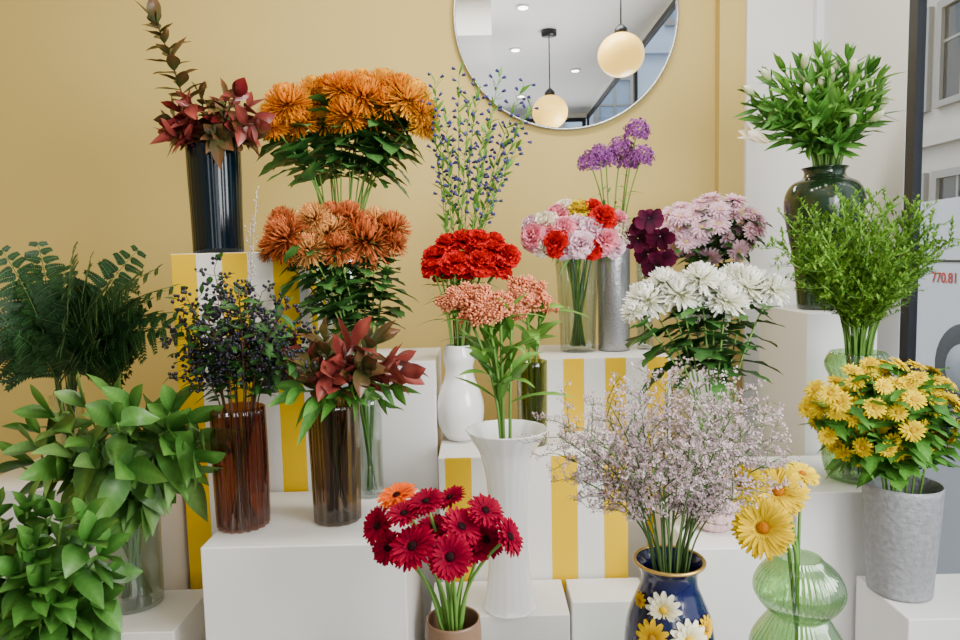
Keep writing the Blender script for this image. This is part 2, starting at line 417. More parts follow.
# ------------------------------------------------------------------ vases
def resample(pr, k=5):
    out = []; n = len(pr)
    for i in range(n-1):
        p0 = pr[max(i-1, 0)]; p1 = pr[i]; p2 = pr[i+1]; p3 = pr[min(i+2, n-1)]
        for j in range(k):
            t = j/k
            out.append(tuple(.5*((2*p1[q])+(-p0[q]+p2[q])*t+(2*p0[q]-5*p1[q]+4*p2[q]-p3[q])*t*t+(-p0[q]+3*p1[q]-3*p2[q]+p3[q])*t**3) for q in (0, 1)))
    out.append(pr[-1]); return out
def vase(name, label, cx, yb, zs, prof, m, ribs=0, amp=0, Y=None, th=.004, rn=None, rb=None, seg=72, smooth=True):
    if Y is None: c = onz(cx, yb, zs); Y = c.y
    else: c = at(cx, yb, Y); c.z = zs
    pr = [(h*mpp(y, Y), at(cx, y, Y).z) for h, y in prof]
    pr[0] = (pr[0][0], zs)
    top = pr[-1]
    rr = min(p[0] for p in pr[-max(2, len(pr)//3):])-th
    q = resample(pr) if smooth else pr
    q = [(q[0][0]*.9, q[0][1])]+[(q[0][0], q[0][1]+.003)]+q[1:]
    inner = [(max(.004, r-th), max(z, zs+.01)) for r, z in reversed(q)]
    allp = q+[(q[-1][0]-th*.5, q[-1][1]+th*.4)]+inner
    vs = []; uvs = []; fs = []
    for r, z in allp:
        for k in range(seg):
            an = 2*PI*k/seg
            a2 = 1+amp*math.cos(ribs*an) if ribs else 1
            vs.append((r*a2*math.cos(an), r*a2*math.sin(an), z-zs)); uvs.append((.5, (z-zs)/(top[1]-zs)))
    for i in range(len(allp)-1):
        for k in range(seg):
            k2 = (k+1) % seg; fs.append((i*seg+k, i*seg+k2, (i+1)*seg+k2, (i+1)*seg+k))
    fs.append(tuple(reversed(range(seg)))); fs.append(tuple((len(allp)-1)*seg+k for k in range(seg)))
    mb = MB(); mb.add(vs, fs, uvs)
    o = bpy.data.objects.new(name, mb.mesh(name, m)); C.objects.link(o); o.location = c
    tag(o, label, 'vase')
    return dict(c=c, z0=zs, zn=top[1]-.004, rn=rn or rr*.9, rb=rb or pr[0][0]*.75, Y=Y, o=o, pr=q)
G_CLEAR = glass_mat('clear_glass', (240, 246, 243), .16)
G_AMBER = glass_mat('amber_glass', (218, 176, 128), .1)
G_BROWN = glass_mat('brown_glass', (198, 176, 120), .1)
G_OLIVE = glass_mat('olive_glass', (202, 208, 146), .1)
G_GREEN = glass_mat('green_glass', (220, 240, 208), .15)
G_DGREEN = mat('dark_green_glass', (30, 50, 28), .12, coat=.2)
NAVY = mat('navy_glaze', (3, 17, 26), .16, nscale=14, namp=.6, spec=.28)
WCER = mat('white_ceramic', (236, 235, 232), .18, coat=.5)
SILV = mat('silver_glitter', (170, 170, 172), .35, .85, nscale=160, namp=.35, bump=.4)
GREYC = mat('grey_textured_ceramic', (150, 151, 154), .5, .2, nscale=80, namp=.35, bump=1)
PINKC = mat('pink_ceramic', (222, 186, 188), .3, coat=.3)
BROWNC = mat('brown_ceramic', (120, 92, 70), .4)

V1 = vase('vase', 'tall navy ribbed vase on the striped plinth', 219, 252, Z1, [(24, 253), (24.5, 215), (25.5, 180), (26, 147)], NAVY, 34, .006, Y=2.13, seg=204)
V2 = vase('glass_vase', 'clear glass vase hidden behind the rust chrysanthemums', 347, 342, Z3, [(19, 347), (20, 300), (21, 240)], G_CLEAR, Y=2.18)
V4 = vase('glass_vase', 'clear cylinder vase behind the darker brown glass vase', 371, 495, Z2, [(13, 495), (13, 450), (14, 398)], G_CLEAR)
V5 = vase('glass_vase', 'ribbed amber brown glass vase of dark berries', 244, 525, Z2, [(24, 525), (25, 490), (25.5, 450), (25, 407)], G_AMBER, 18, .06, seg=162)
V6 = vase('glass_vase', 'dark olive brown glass vase of red leaves', 338, 519, Z2, [(23, 519), (24, 480), (25, 440), (26, 402)], G_BROWN, 14, .025, seg=112)
V7 = vase('vase', 'glossy white gourd shaped vase under the red carnations', 461, 439, Z4, [(13, 439), (21, 427), (24, 409), (21, 392), (15.5, 379), (14, 368), (16, 357), (14, 345)], WCER)
V8 = vase('vase', 'tall white trumpet vase with flared rim', 510, 606, ZL, [(27, 606), (24, 594), (20, 560), (19, 520), (20.5, 485), (26, 455), (36, 437), (41, 429)], WCER, 18, .012, rn=.03, rb=.03)
V8b = vase('glass_vase', 'olive green glass cylinder beside the trumpet vase', 533, 444, Z4, [(14, 444), (15, 400), (15.5, 361)], G_OLIVE)
V9 = vase('glass_vase', 'clear fluted glass vase of mixed carnations', 578, 351, Z5, [(17, 351), (18, 320), (20, 280), (22, 252)], G_CLEAR, 16, .03)
V10 = vase('vase', 'silver speckled cylinder vase of purple flowers', 614, 350, Z5, [(15.5, 350), (16, 300), (16.5, 246)], SILV)
V11 = vase('glass_vase', 'slim clear glass vase of the dark orchid', 645, 349, Z5, [(8, 349), (8, 300), (9, 262)], G_CLEAR)
V12 = vase('glass_vase', 'clear glass vase behind the white chrysanthemums', 711, 360, Z15, [(16, 360), (16, 320), (18, 285)], G_CLEAR, Y=2.58)
V13 = vase('vase', 'pale pink round ribbed vase on white plinth', 714, 528, Z8, [(14, 528), (22, 516), (25, 502), (21, 482), (12, 466), (14, 455)], PINKC, 18, .03)
V16 = vase('glass_vase', 'ribbed green glass vase with two stacked bulbs', 797, 690, Z16, [(26, 690), (40, 670), (45, 645), (31, 620), (26, 612), (36, 603), (43, 588), (36, 571), (24, 561), (21, 557)], G_GREEN, 44, .016, Y=1.3, rn=.022, rb=.02, seg=264)
V15 = vase('vase', 'small brown vase of gerberas at bottom edge', 455, 690, Z16, [(20, 690), (26, 660), (28, 635), (27, 618)], BROWNC, Y=1.3, rn=.03, rb=.025)
V17 = vase('vase', 'light grey textured vase of yellow daisies', 899, 590, Z10, [(29, 590), (31, 560), (34, 520), (36, 483)], GREYC)
V18 = vase('glass_vase', 'ribbed pale green glass vase of feathery greenery', 855, 478, Z9, [(24, 478), (30, 460), (29, 430), (21, 402), (24, 380), (30, 364), (25, 352)], G_GREEN, 22, .03, rn=.035, seg=132)
V19 = vase('vase', 'dark green glossy bottle vase with narrow neck', 822, 308, Z11, [(23, 308), (27, 265), (36, 218), (37, 197), (31, 184), (21, 178), (19, 172), (22, 168)], G_DGREEN, Y=2.24)
V20 = vase('glass_vase', 'clear glass vase of ferns at the left', 72, 470, Z12, [(15, 470), (15, 430), (16, 395)], G_CLEAR, Y=2.0)
V21 = vase('glass_vase', 'clear glass cylinder full of stems at lower left', 136, 603, Z13, [(26, 603), (27, 560), (28, 500)], G_CLEAR)
V22 = vase('vase', 'white vase of the leafy bunch nearest the camera', 45, 800, .3, [(36, 800), (40, 720), (42, 670)], WCER, Y=1.16)
# navy floral vase
BLUEC = mat('cobalt_glaze', (10, 16, 60), .15, nscale=8, namp=.35, coat=.3)
V14 = vase('vase', 'cobalt blue vase with gold rim and raised daisies', 669, 690, Z16, [(30, 690), (40, 668), (44, 645), (41, 617), (33, 596), (28, 583), (28, 571), (34, 560)], BLUEC, Y=1.3, rn=.038)
vo = V14['o']
mb = MB(); rt, zt = V14['pr'][-1]
pts = [Vector((rt*math.cos(2*PI*k/48), rt*math.sin(2*PI*k/48), zt-Z16)) for k in range(49)]
tube(mb, pts, .0035, .0035, 8)
o = bpy.data.objects.new('gold_rim', mb.mesh('gold_rim', mat('gold', (196, 160, 86), .3, .8))); C.objects.link(o); o.parent = vo; o['label'] = 'gold painted rim'
def surf(v, ang, z):
    pr = v['pr']; r = pr[-1][0]
    for (r0, z0), (r1, z1) in zip(pr, pr[1:]):
        if z0 <= z <= z1: r = r0+(r1-r0)*(z-z0)/(z1-z0+1e-9)
    return Vector((r*math.cos(ang), r*math.sin(ang), z-v['z0']))
PW = petal_mat('raised_white', (232, 214, 120), (236, 234, 216), .12); PY = petal_mat('raised_yellow', (206, 150, 0), (224, 186, 10), .12); PG = petal_mat('raised_gold', (150, 108, 30), (180, 136, 44), .2)
def painted(v, ang, z, rad, mm, mid):
    p = surf(v, ang, z)*1.0; d = Vector((math.cos(ang), math.sin(ang), .1))
    p = p-Vector((math.cos(ang), math.sin(ang), 0))*.005
    q = d.to_track_quat('Z', 'Y')
    t = MB()
    for el in (0, 14):
        for k in range(12): petal(t, 2*PI*k/12+el, R(el), rad*(1-el*.02), rad*.2, rad*.15, .006, -.35, P_ROUND, cup=.25)
    t.v = [tuple(q @ Vector(w)+p) for w in t.v]
    o = bpy.data.objects.new('raised_daisy', t.mesh('raised_daisy', mm)); C.objects.link(o); o.parent = v['o']
    t = MB(); ball(t, (0, 0, .008), rad*.25, 10, 6, .4); t.v = [tuple(q @ Vector(w)+p) for w in t.v]
    o2 = bpy.data.objects.new('daisy_center', t.mesh('daisy_center', mid)); C.objects.link(o2); o2.parent = o
for px, py, rad, mm, mid in ((663, 611, 16, PW, PY), (651, 637, 16, PY, PG), (684, 635, 18, PW, PY), (704, 630, 12, PY, PG), (642, 612, 9, PY, PG), (668, 662, 18, PW, PY)):
    rr = surf(V14, 0, at(px, py, 1.23).z).x
    dx = max(-.95, min(.95, (at(px, py, 1.25).x-V14['c'].x)/rr)); ang = -math.acos(dx)
    painted(V14, ang, at(px, py, 1.24).z, rad*mpp(py, 1.24), mm, mid)

# ------------------------------------------------------------------ stems and flowers
def stempath(v, head, k=10, straight=.5):
    c = v['c']; h = Vector((head.x-c.x, head.y-c.y, 0)); dist = h.length
    u = h/dist if dist > 1e-4 else Vector((0, 0, 0)); f = min(1, dist/.12)
    jit = lambda r: Vector((U(-r, r), U(-r, r), 0))
    neck = Vector((c.x, c.y, v['zn']))+u*(v['rn']*.75*f)+jit(v['rn']*.2)
    base = Vector((c.x, c.y, v['z0']+.016))-u*(v['rb']*.5*f)+jit(v['rb']*.3)
    d = (neck-base).normalized(); D = (head-neck).length
    ctrl = neck+(d*straight+UP*(1-straight))*(D*.5)
    pts = [base, base.lerp(neck, .5), neck]
    for i in range(1, k+1):
        t = i/k; pts.append(neck*(1-t)**2+ctrl*(2*t*(1-t))+head*t*t)
    return pts
def along(pts, t):
    p = pts[2:]; x = t*(len(p)-1); i = min(int(x), len(p)-2); f = x-i
    return p[i].lerp(p[i+1], f), (p[i+1]-p[i]).normalized()
def leaves_on(mb, pts, t0, t1, n, L, W, up=.35, droop=.25, fold=.2, shape=.75, lobe=0, nn=6):
    ph = U(0, 6)
    for i in range(n):
        t = t0+(t1-t0)*(i+.5)/n; p, tg = along(pts, t); a = tg.orthogonal().normalized(); b = tg.cross(a); an = ph+i*2.4+U(-.3, .3)
        uu = max(0, up+U(-.2, .15))
        d = ((a*math.cos(an)+b*math.sin(an))*(1-uu)+tg*uu).normalized(); s = U(.65, 1.2)
        leaf(mb, p, d, tg, L*s, W*s*U(.85, 1.1), droop*U(.5, 1.5), fold, nn, shape, lobe)
def cloud(cx, cy, rx, ry, n, Y, dY, taper=0):
    out = []
    for _ in range(n):
        best = None
        for _ in range(12):
            a = U(0, 2*PI); q = math.sqrt(random.random()); x = q*math.cos(a); y = q*math.sin(a)
            dm = min([(x-o[0])**2+(y-o[1])**2 for o in out], default=9)
            if best is None or dm > best[0]: best = (dm, x, y, q)
        out.append((best[1], best[2], best[3]))
    return [at(cx+rx*x*(1-taper*max(0, y+.1)), cy+ry*y, Y+U(-1, .8)*dY*math.sqrt(max(.05, 1-q*q))) for x, y, q in out]
class Flower:
    def __init__(s, v, head, name, label, cat, group, stem_m=STEM, r=.003, r1=None, **kw):
        s.pts = stempath(v, head, **kw); s.head = s.pts[-1]
        s.tan = (s.pts[-1]-s.pts[-2]).normalized()
        s.root = empty(name, s.pts[0], label, cat, group)
        s.stem = MB(); tube(s.stem, s.pts, r, r1 or r*.75, 6); s.sm = stem_m
        s.fol = MB()
    def done(s, fm=L_DARK, fname='foliage'):
        s.stem.build('stem', s.sm, s.root)
        if s.fol.v: return s.fol.build(fname, fm, s.root)

# bloom prototypes -----------------------------------------------------------
DUM = petal_mat('dummy', (200, 200, 200), (200, 200, 200))
def proto(fn, n, name):
    out = []
    for _ in range(n):
        mb = MB(); fn(mb); out.append(mb.mesh(name, DUM))
    return out
def f_mum(mb, layers=14, nmax=46, W=.038, refl=.45, inc=1.9, e0=-45, lj=.06, cj=.25, prof=P_SOFT):
    for k in range(layers):
        u = k/(layers-1); n = int(nmax*(1-.68*u))
        for j in range(n):
            petal(mb, 2*PI*j/n+k*.7+U(-.16, .16), R(e0+(95-e0)*u+U(-10, 10)), (1-.34*u)*U(1-lj*1.5, 1+lj*.6)*.92, W*U(.8, 1.2), .14*(1-u), .1+.14*u, refl+(inc-refl)*u+U(-cj, cj), prof, 2, .6)
def f_mumr(mb): f_mum(mb, 13, 46, .035, .3, 1.9, -45, .1, .6)
def f_mumw(mb): f_mum(mb, 11, 28, .075, .2, 1.5, -32, .1, .25)
def f_daisy(mb):
    for el, L, n in ((-8, .95, 19), (8, .88, 17), (24, .72, 14), (40, .52, 10)):
        for j in range(n): petal(mb, 2*PI*j/n+el+U(-.1, .1), R(el+U(-8, 8)), L*U(.9, 1.05)-.1, .1, .12, .12, -.15, P_ROUND, 2, .3)
def f_daisy_c(mb): ball(mb, (0, 0, .12), .2, 14, 7, .6)
def f_daisy2(mb):
    for el, L, n in ((-2, .98, 18), (14, .84, 15), (30, .5, 12)):
        for j in range(n): petal(mb, 2*PI*j/n+el+U(-.12, .12), R(el+U(-9, 9)), L*U(.88, 1.05)-.1, .105, .12, .1, -.2, P_ROUND, 2, .3)
def f_daisy2_c(mb): ball(mb, (0, 0, .12), .26, 14, 7, .6)
def f_carn(mb):
    for k in range(7):
        u = k/6; n = int(12-6*u)
        for j in range(n):
            petal(mb, 2*PI*j/n+k*.9+U(-.2, .2), R(-12+90*u+U(-10, 10)), (1-.2*u)*U(.88, 1.05), .42*(1-.25*u), .03, .0, -.35*(1-u), P_FAN, 6, .1, .13)
def f_carn_cal(mb): lathe_dir(mb, Vector((0, 0, -.75)), UP, [(.1, 0), (.2, .12), (.2, .55), (.3, .75)], 10)
def f_gerb(mb, thin=1.0, ad=0):
    for el, L, n, W in ((-2, .83, 25+ad, .112), (9, .79, 23+ad, .106), (20, .64, 19+ad, .09)):
        for j in range(n): petal(mb, 2*PI*j/n+el+U(-.06, .06), R(el+U(-7, 7)), L*U(.92, 1.05), W*thin, .18, .05, -.15+U(-.1, .1), P_LONG, 2, .25)
    for j in range(26): petal(mb, 2*PI*j/26, R(38+U(-8, 8)), .2*U(.8, 1.1), .03, .2, .06, -.3, P_POINT, 2, .2)
def f_gerb_c(mb):
    ball(mb, (0, 0, .07), .2, 16, 8, .5)
    for i in range(40):
        q = math.sqrt(i/40)*.19; an = i*2.4; ball(mb, (q*math.cos(an), q*math.sin(an), .07+.1*math.sqrt(max(0, 1-(q/.2)**2))), .022, 5, 3)
def f_celo(mb):
    """a cockscomb head: a broken dome of many tight velvety tufts"""
    o = Vector((U(0, 50), U(0, 50), U(0, 50))); K = 560
    for i in range(K):
        z = 1-1.35*(i+.5)/K; an = i*2.39996; r = math.sqrt(max(0, 1-z*z)); d = Vector((r*math.cos(an), r*math.sin(an), z))
        s = 1+.6*noise.noise(d*2.0+o)+.4*noise.noise(d*5+o); p = Vector((d.x*s*.84, d.y*s*.84, d.z*s*.62)); rr = U(.03, .06); u = random.random()
        dd = (d+Vector((U(-.7, .7), U(-.7, .7), U(-.4, .6)))).normalized(); h = U(.14, .26)
        lathe_dir(mb, p-dd*.1, dd, [(rr*.7, 0), (rr, h*.45), (rr*1.1, h*.75), (rr*.3, h)], 5, u)
    ball(mb, (0, 0, -.02), .62, 14, 8, .75)
def f_cluster(mb):
    for i in range(110):
        z = 1-1.5*(i+.5)/110; an = i*2.4; r = math.sqrt(max(0, 1-z*z)); d = Vector((r*math.cos(an), r*math.sin(an), z))
        for _ in range(2): floret(mb, d*U(.6, 1.05), d+Vector((U(-.7, .7), U(-.7, .7), U(-.5, .7))), U(.11, .18), 5)
MUM = proto(lambda b: f_mum(b), 4, 'mum_bloom'); MUMR = proto(f_mumr, 4, 'rust_mum_bloom'); MUMW = proto(f_mumw, 3, 'white_mum_bloom')
DAI = proto(f_daisy, 3, 'daisy_bloom'); DAIC = proto(f_daisy_c, 1, 'daisy_center')[0]
DAI2 = proto(f_daisy2, 4, 'open_daisy_bloom'); DAIC2 = proto(f_daisy2_c, 1, 'open_daisy_center')[0]
CARN = proto(f_carn, 4, 'carnation_bloom'); CCAL = proto(f_carn_cal, 1, 'calyx')[0]
GERB = proto(f_gerb, 4, 'gerbera_bloom'); GERBY = proto(lambda b: f_gerb(b, .72, 12), 3, 'yellow_gerbera_bloom'); GERC = proto(f_gerb_c, 1, 'gerbera_center')[0]
CELO = proto(f_celo, 4, 'celosia_bloom'); CLUS = proto(f_cluster, 3, 'cluster_bloom')

P_ORANGE = petal_mat('orange_petal', (152, 54, 0), (236, 152, 16), .3); P_GOLD = petal_mat('golden_petal', (174, 80, 0), (244, 182, 40), .24)
P_RUST = petal_mat('rust_petal', (100, 20, 10), (206, 114, 60), .34); P_RUST2 = petal_mat('bronze_petal', (116, 32, 8), (234, 174, 98), .3)
P_WHITE = petal_mat('white_petal', (234, 234, 198), (246, 246, 240), .06); P_RED = petal_mat('red_petal', (146, 2, 8), (206, 10, 16), .22)
P_PINK = petal_mat('pink_petal', (222, 96, 126), (242, 154, 170), .12); P_LPINK = petal_mat('pale_pink_petal', (218, 150, 180), (244, 212, 222), .08)
P_YEL = petal_mat('yellow_petal', (196, 156, 0), (220, 192, 0), .15, trans=.06, spec=.05); P_CREAM = petal_mat('cream_petal', (236, 220, 178), (246, 238, 218), .08)
P_PEACH = petal_mat('peach_comb', (196, 94, 62), (238, 162, 118), .2); P_CRIM = petal_mat('crimson_petal', (82, 0, 24), (138, 0, 38), .25, trans=.1, spec=.06)
P_OG = petal_mat('orange_gerbera_petal', (214, 66, 0), (242, 108, 4), .15); P_PURP = petal_mat('purple_petal', (96, 36, 104), (162, 92, 164), .3)
P_LILAC = petal_mat('lilac_floret', (156, 130, 138), (210, 188, 194), .24); P_BLUE = petal_mat('blue_bell', (48, 46, 96), (80, 78, 136), .25)
P_ORCH = petal_mat('orchid_petal', (30, 2, 18), (86, 8, 46), .3, trans=.06); P_LY = petal_mat('light_yellow_petal', (190, 150, 0), (216, 182, 0), .14, trans=.04, spec=.05)
C_DARK = petal_mat('dark_center', (24, 4, 10), (38, 8, 14), .2); C_GREEN = petal_mat('green_center', (150, 126, 0), (186, 140, 0), .2)
C_PINK = petal_mat('daisy_yellow_center', (200, 180, 110), (222, 206, 140), .1); C_GOLD = petal_mat('gold_center', (150, 82, 0), (184, 112, 0), .2)
BERRY = petal_mat('black_berry', (20, 18, 30), (32, 30, 46), .3, .3, 0, spec=.4)
CAL = petal_mat('calyx_green', (90, 134, 66), (110, 152, 80), .1)
BUDM = petal_mat('white_green_bud', (166, 190, 100), (236, 236, 204), .08)
CAMV = Vector((0, -1, 0))

def facing(t, up=.5, cam=.4): return (t*(1-cam)+UP*up*.6+CAMV*cam).normalized()
def bloom_flower(v, heads, Y, name, label, cat, group, protos, bm, leafn=10, lt=(.35, .97), LL=.07, LW=.02, lobe=.3, fm=L_DARK, sm=STEM, r=.003, cam=.35, center=None, cmat=None, calyx=False, up=.35, dY=.05, tilt=.5, k=1.0, jd=0):
    for i, h in enumerate(heads):
        bmi = bm[i % len(bm)] if isinstance(bm, list) else bm
        px, py, rp = h[:3]; mm = h[3] if len(h) > 3 and h[3] else bmi; lb = h[4] if len(h) > 4 else label
        y = Y+(h[5] if len(h) > 5 else U(-dY, dY)); p = at(px, py, y)
        fl = Flower(v, p, name, lb, cat, group, sm, r); sc = rp*k*mpp(py, y)
        d = (facing(fl.tan, tilt, cam)+Vector((U(-jd, jd), U(-jd, jd), U(-jd, jd)))).normalized()
        if len(h) > 6: d = Vector(h[6]).normalized()
        if leafn: leaves_on(fl.fol, fl.pts, lt[0], lt[1], leafn, LL, LW, up, .3, .2, .75, lobe, 11 if lobe else 6)
        fl.done(fm)
        b = place(fl.root, random.choice(protos), mm, 'bloom', fl.head, d, sc)
        if center: place(fl.root, center, cmat, 'flower_center', None, None, 1, parent=b)
        if calyx: place(fl.root, CCAL, CAL, 'calyx', None, None, 1, parent=b)

# orange chrysanthemums (back left)
bloom_flower(V2, [(288, 106, 24), (326, 104, 23), (364, 98, 24), (408, 102, 26), (344, 90, 20), (383, 88, 20), (300, 124, 20), (422, 114, 18), (349, 116, 23), (274, 116, 17), (394, 120, 22), (314, 92, 17), (372, 118, 21), (326, 124, 19), (400, 90, 18), (362, 84, 16), (274, 128, 15), (306, 106, 19), (386, 106, 21), (424, 126, 15), (330, 88, 15), (410, 124, 17)], 2.2,
    'chrysanthemum', 'tall orange chrysanthemum in the upper bunch near the navy vase', 'flower', 'orange chrysanthemums in the upper bunch', MUM, [P_ORANGE, P_GOLD], 8, (.5, .9), .12, .036, .32, up=.2, dY=.07, k=1.12, jd=.2)
# rust chrysanthemums
bloom_flower(V4, [(288, 238, 27), (328, 234, 24), (366, 242, 31), (392, 230, 20), (314, 220, 19), (348, 218, 19), (272, 250, 16), (310, 250, 21), (338, 250, 20), (284, 222, 17), (376, 222, 17), (332, 216, 16), (394, 244, 15)], 1.9,
    'chrysanthemum', 'rusty bronze chrysanthemum below the orange bunch', 'flower', 'rust chrysanthemums in the middle bunch', MUMR, [P_RUST, P_RUST2, P_RUST], 11, (.45, .9), .1, .03, .32, up=.2, dY=.06, k=1.1, jd=.2)
# white chrysanthemums
bloom_flower(V13, [(648, 302, 23), (680, 296, 24), (712, 291, 24), (747, 290, 25), (772, 291, 18), (664, 284, 18), (700, 280, 19), (735, 281, 19), (726, 303, 22), (692, 309, 21), (634, 312, 13)], 1.82,
    'chrysanthemum', 'large white chrysanthemum above the lilac sprays', 'flower', 'white chrysanthemums', MUMW, P_WHITE, 9, (.5, .93), .1, .03, .32, up=.2, dY=.05, k=1.12)
# red carnations
bloom_flower(V7, [(436, 258, 15), (465, 243, 16), (490, 250, 15), (508, 256, 14), (480, 264, 16), (455, 264, 16), (432, 268, 12), (500, 268, 14), (478, 240, 13), (448, 245, 14), (466, 272, 12), (470, 254, 14), (494, 242, 12), (444, 274, 12)], 2.02,
    'carnation', 'bright red carnation in the bunch above the white gourd vase', 'flower', 'red carnations', CARN, P_RED, 7, (.3, .9), .08, .006, 0, L_MID, cam=.3, calyx=True, dY=.04)
# mixed carnations
mp = 'pink carnation among others in the dome over the fluted glass'; mr2 = 'red carnation tucked among pink ones over the fluted glass'; mcw = 'cream carnation tucked among pink ones over the fluted glass'
bloom_flower(V9, [(546, 224, 14, P_CREAM, 'cream white carnation in the mixed bunch above the fluted glass', 0), (534, 237, 14, P_PINK, 'pink carnation at the left edge of the mixed bunch'), (578, 211, 13, P_YEL, 'yellow carnation topping the mixed bunch'), (603, 218, 14, P_RED, 'red carnation at the upper right of the mixed bunch'), (578, 226, 13, P_LPINK, 'pale pink carnation just below the yellow one'), (556, 243, 14, P_RED, 'red carnation low in the mixed bunch', -.04), (580, 244, 14, P_LPINK, 'pale pink carnation at the front centre of the mixed bunch', -.05), (604, 240, 15, P_PINK, 'pink carnation at the lower right front of the mixed bunch', -.03), (623, 233, 13, P_CREAM, 'cream carnation at the right edge of the mixed bunch', 0),
    (557, 216, 13, P_PINK, mp, .03), (592, 210, 12, P_RED, mr2, .04), (564, 229, 13, P_PINK, mp, -.02), (592, 229, 13, P_LPINK, mp, -.03), (616, 222, 13, P_PINK, mp, .02), (566, 248, 12, P_LPINK, mp, -.03), (592, 248, 12, P_RED, mr2, -.04), (542, 245, 12, P_CREAM, mcw, -.02), (566, 210, 12, P_CREAM, mcw, .05), (614, 246, 12, P_LPINK, mp, -.02), (532, 226, 11, P_LPINK, mp, .02), (570, 238, 12, P_PINK, mp, -.02), (548, 234, 12, P_PINK, mp, -.02)], 2.2,
    'carnation', '', 'flower', 'mixed carnations in the fluted glass', CARN, P_PINK, 4, (.2, .85), .08, .006, 0, L_MID, cam=.3, calyx=True, dY=.04, k=1.05)
# crimson gerberas
gl = 'crimson gerbera with dark centre in the front bunch'
bloom_flower(V15, [(413, 547, 22, None, gl, -.07), (378, 526, 17), (388, 548, 15), (426, 502, 17), (450, 498, 15, None, gl, .04), (461, 527, 19, None, gl, -.03), (450, 557, 20, None, gl, -.08), (486, 540, 17), (509, 537, 18), (485, 511, 17), (404, 514, 16), (434, 528, 16, None, gl, 0), (397, 496, 18, P_OG, 'orange gerbera at the back of the crimson bunch', .06, (-.3, -.22, 1)), (472, 552, 15, None, gl, -.02)], 1.3,
    'gerbera', gl, 'flower', 'gerberas in the front bunch', GERB, P_CRIM, 0, sm=STEM, r=.0038, cam=.45, center=GERC, cmat=C_DARK, dY=.04, tilt=.45, k=1.16, jd=.35)
# yellow gerberas
bloom_flower(V16, [(763, 528, 28, None, 'yellow gerbera lowest in the green bulb vase, facing forward', -.05), (778, 492, 27, None, 'large yellow gerbera in the middle of the green bulb vase', 0), (742, 484, 20, P_YEL, 'deep yellow gerbera leaning left among lilac sprays', .0), (802, 474, 16, P_YEL, 'small yellow gerbera at upper right of its vase', .05)], 1.3,
    'gerbera', '', 'flower', 'yellow gerberas', GERBY, P_LY, 0, r=.0036, cam=.5, center=GERC, cmat=C_GOLD, tilt=.35, k=1.08)
# celosia
bloom_flower(V8, [(459, 300, 20), (486, 310, 25, None, 'large peach celosia head at the centre of its bunch', -.04), (512, 314, 15), (474, 296, 15), (500, 302, 14)], 1.69,
    'celosia', 'peach cockscomb celosia over the white trumpet vase', 'flower', 'peach celosias in the trumpet vase', CELO, P_PEACH, 8, (.2, .9), .15, .016, 0, L_LIGHT, r=.0045, cam=.1, dY=.03, up=.5)
bloom_flower(V8b, [(525, 296, 24, None, 'broad peach celosia head over the olive glass', -.05), (543, 306, 14, None, 'small peach celosia at the right over the olive glass', 0)], 1.95,
    'celosia', '', 'flower', 'peach celosias in the olive glass', CELO, P_PEACH, 8, (.15, .9), .14, .018, 0, L_LIGHT, r=.0045, cam=.1, up=.5)
# purple cluster flowers
bloom_flower(V10, [(590, 163, 12), (606, 160, 12), (621, 150, 13), (637, 132, 13), (642, 157, 12), (628, 163, 11), (599, 154, 10)], 2.25,
    'statice', 'purple flower cluster on a long bare stem in the silver vase', 'flower', 'purple flowers in the silver vase', CLUS, P_PURP, 3, (.2, .7), .05, .005, 0, L_MID, sm=STEM, r=.0028, cam=.2, dY=.04)

# spray daisies
def spray(v, heads, nst, name, label, group, bm, cm, rp, fm, leafn, LL, LW, lobe=.3, cam=.35, D=None, DC=None, nl=2, jd=0):
    per = len(heads)/nst
    heads.sort(key=lambda p: math.atan2(p.y-v['c'].y, p.x-v['c'].x))
    for i in range(nst):
        hs = heads[int(i*per):int((i+1)*per)]
        cen = sum(hs, Vector())/len(hs)
        top = cen.lerp(Vector((v['c'].x, v['c'].y, v['zn'])), .22)
        fl = Flower(v, top, name, label, 'flower', group, STEM, .003)
        pl = []
        for h in hs:
            mid = top.lerp(h, .5)+UP*.008
            tube(fl.stem, [top, mid, h], .0018, .0014, 5); pl.append((h, (h-mid).normalized()))
        if leafn: leaves_on(fl.fol, fl.pts, .3, 1, leafn, LL, LW, .3, .3, .2, .75, lobe, 11)
        for h in hs:
            for _ in range(nl):
                p = top.lerp(h, U(.4, 1.0)); leaf(fl.fol, p, Vector((U(-1, 1), U(-1, .6), U(-.4, .7))), UP, LL*.8, LW*.8, .3, .2, 11, .75, lobe)
        fl.done(fm)
        for h, d in pl:
            dd = (facing(d, .4, cam)+Vector((U(-jd, jd), U(-jd, jd), U(-jd, jd)))).normalized()
            b = place(fl.root, random.choice(D or DAI), bm, 'bloom', h, dd, rp*U(.82, 1.15)*mpp(230, h.y))
            place(fl.root, DC or DAIC, cm, 'flower_center', None, None, 1, parent=b)
spray(V12, cloud(713, 228, 50, 30, 44, 2.52, .1), 6, 'spray_chrysanthemum', 'stem of small pale pink daisy blooms above the white chrysanthemums', 'pale pink spray chrysanthemums', P_LPINK, C_PINK, 12.5, L_DARK, 10, .09, .026)
spray(V17, cloud(886, 412, 80, 50, 92, 1.6, .14), 9, 'spray_chrysanthemum', 'leafy stem of yellow daisy blooms in the grey textured vase', 'yellow spray chrysanthemums', P_YEL, C_GREEN, 11.6, L_MID, 15, .095, .024, D=DAI2, DC=DAIC2, nl=2, jd=.35)

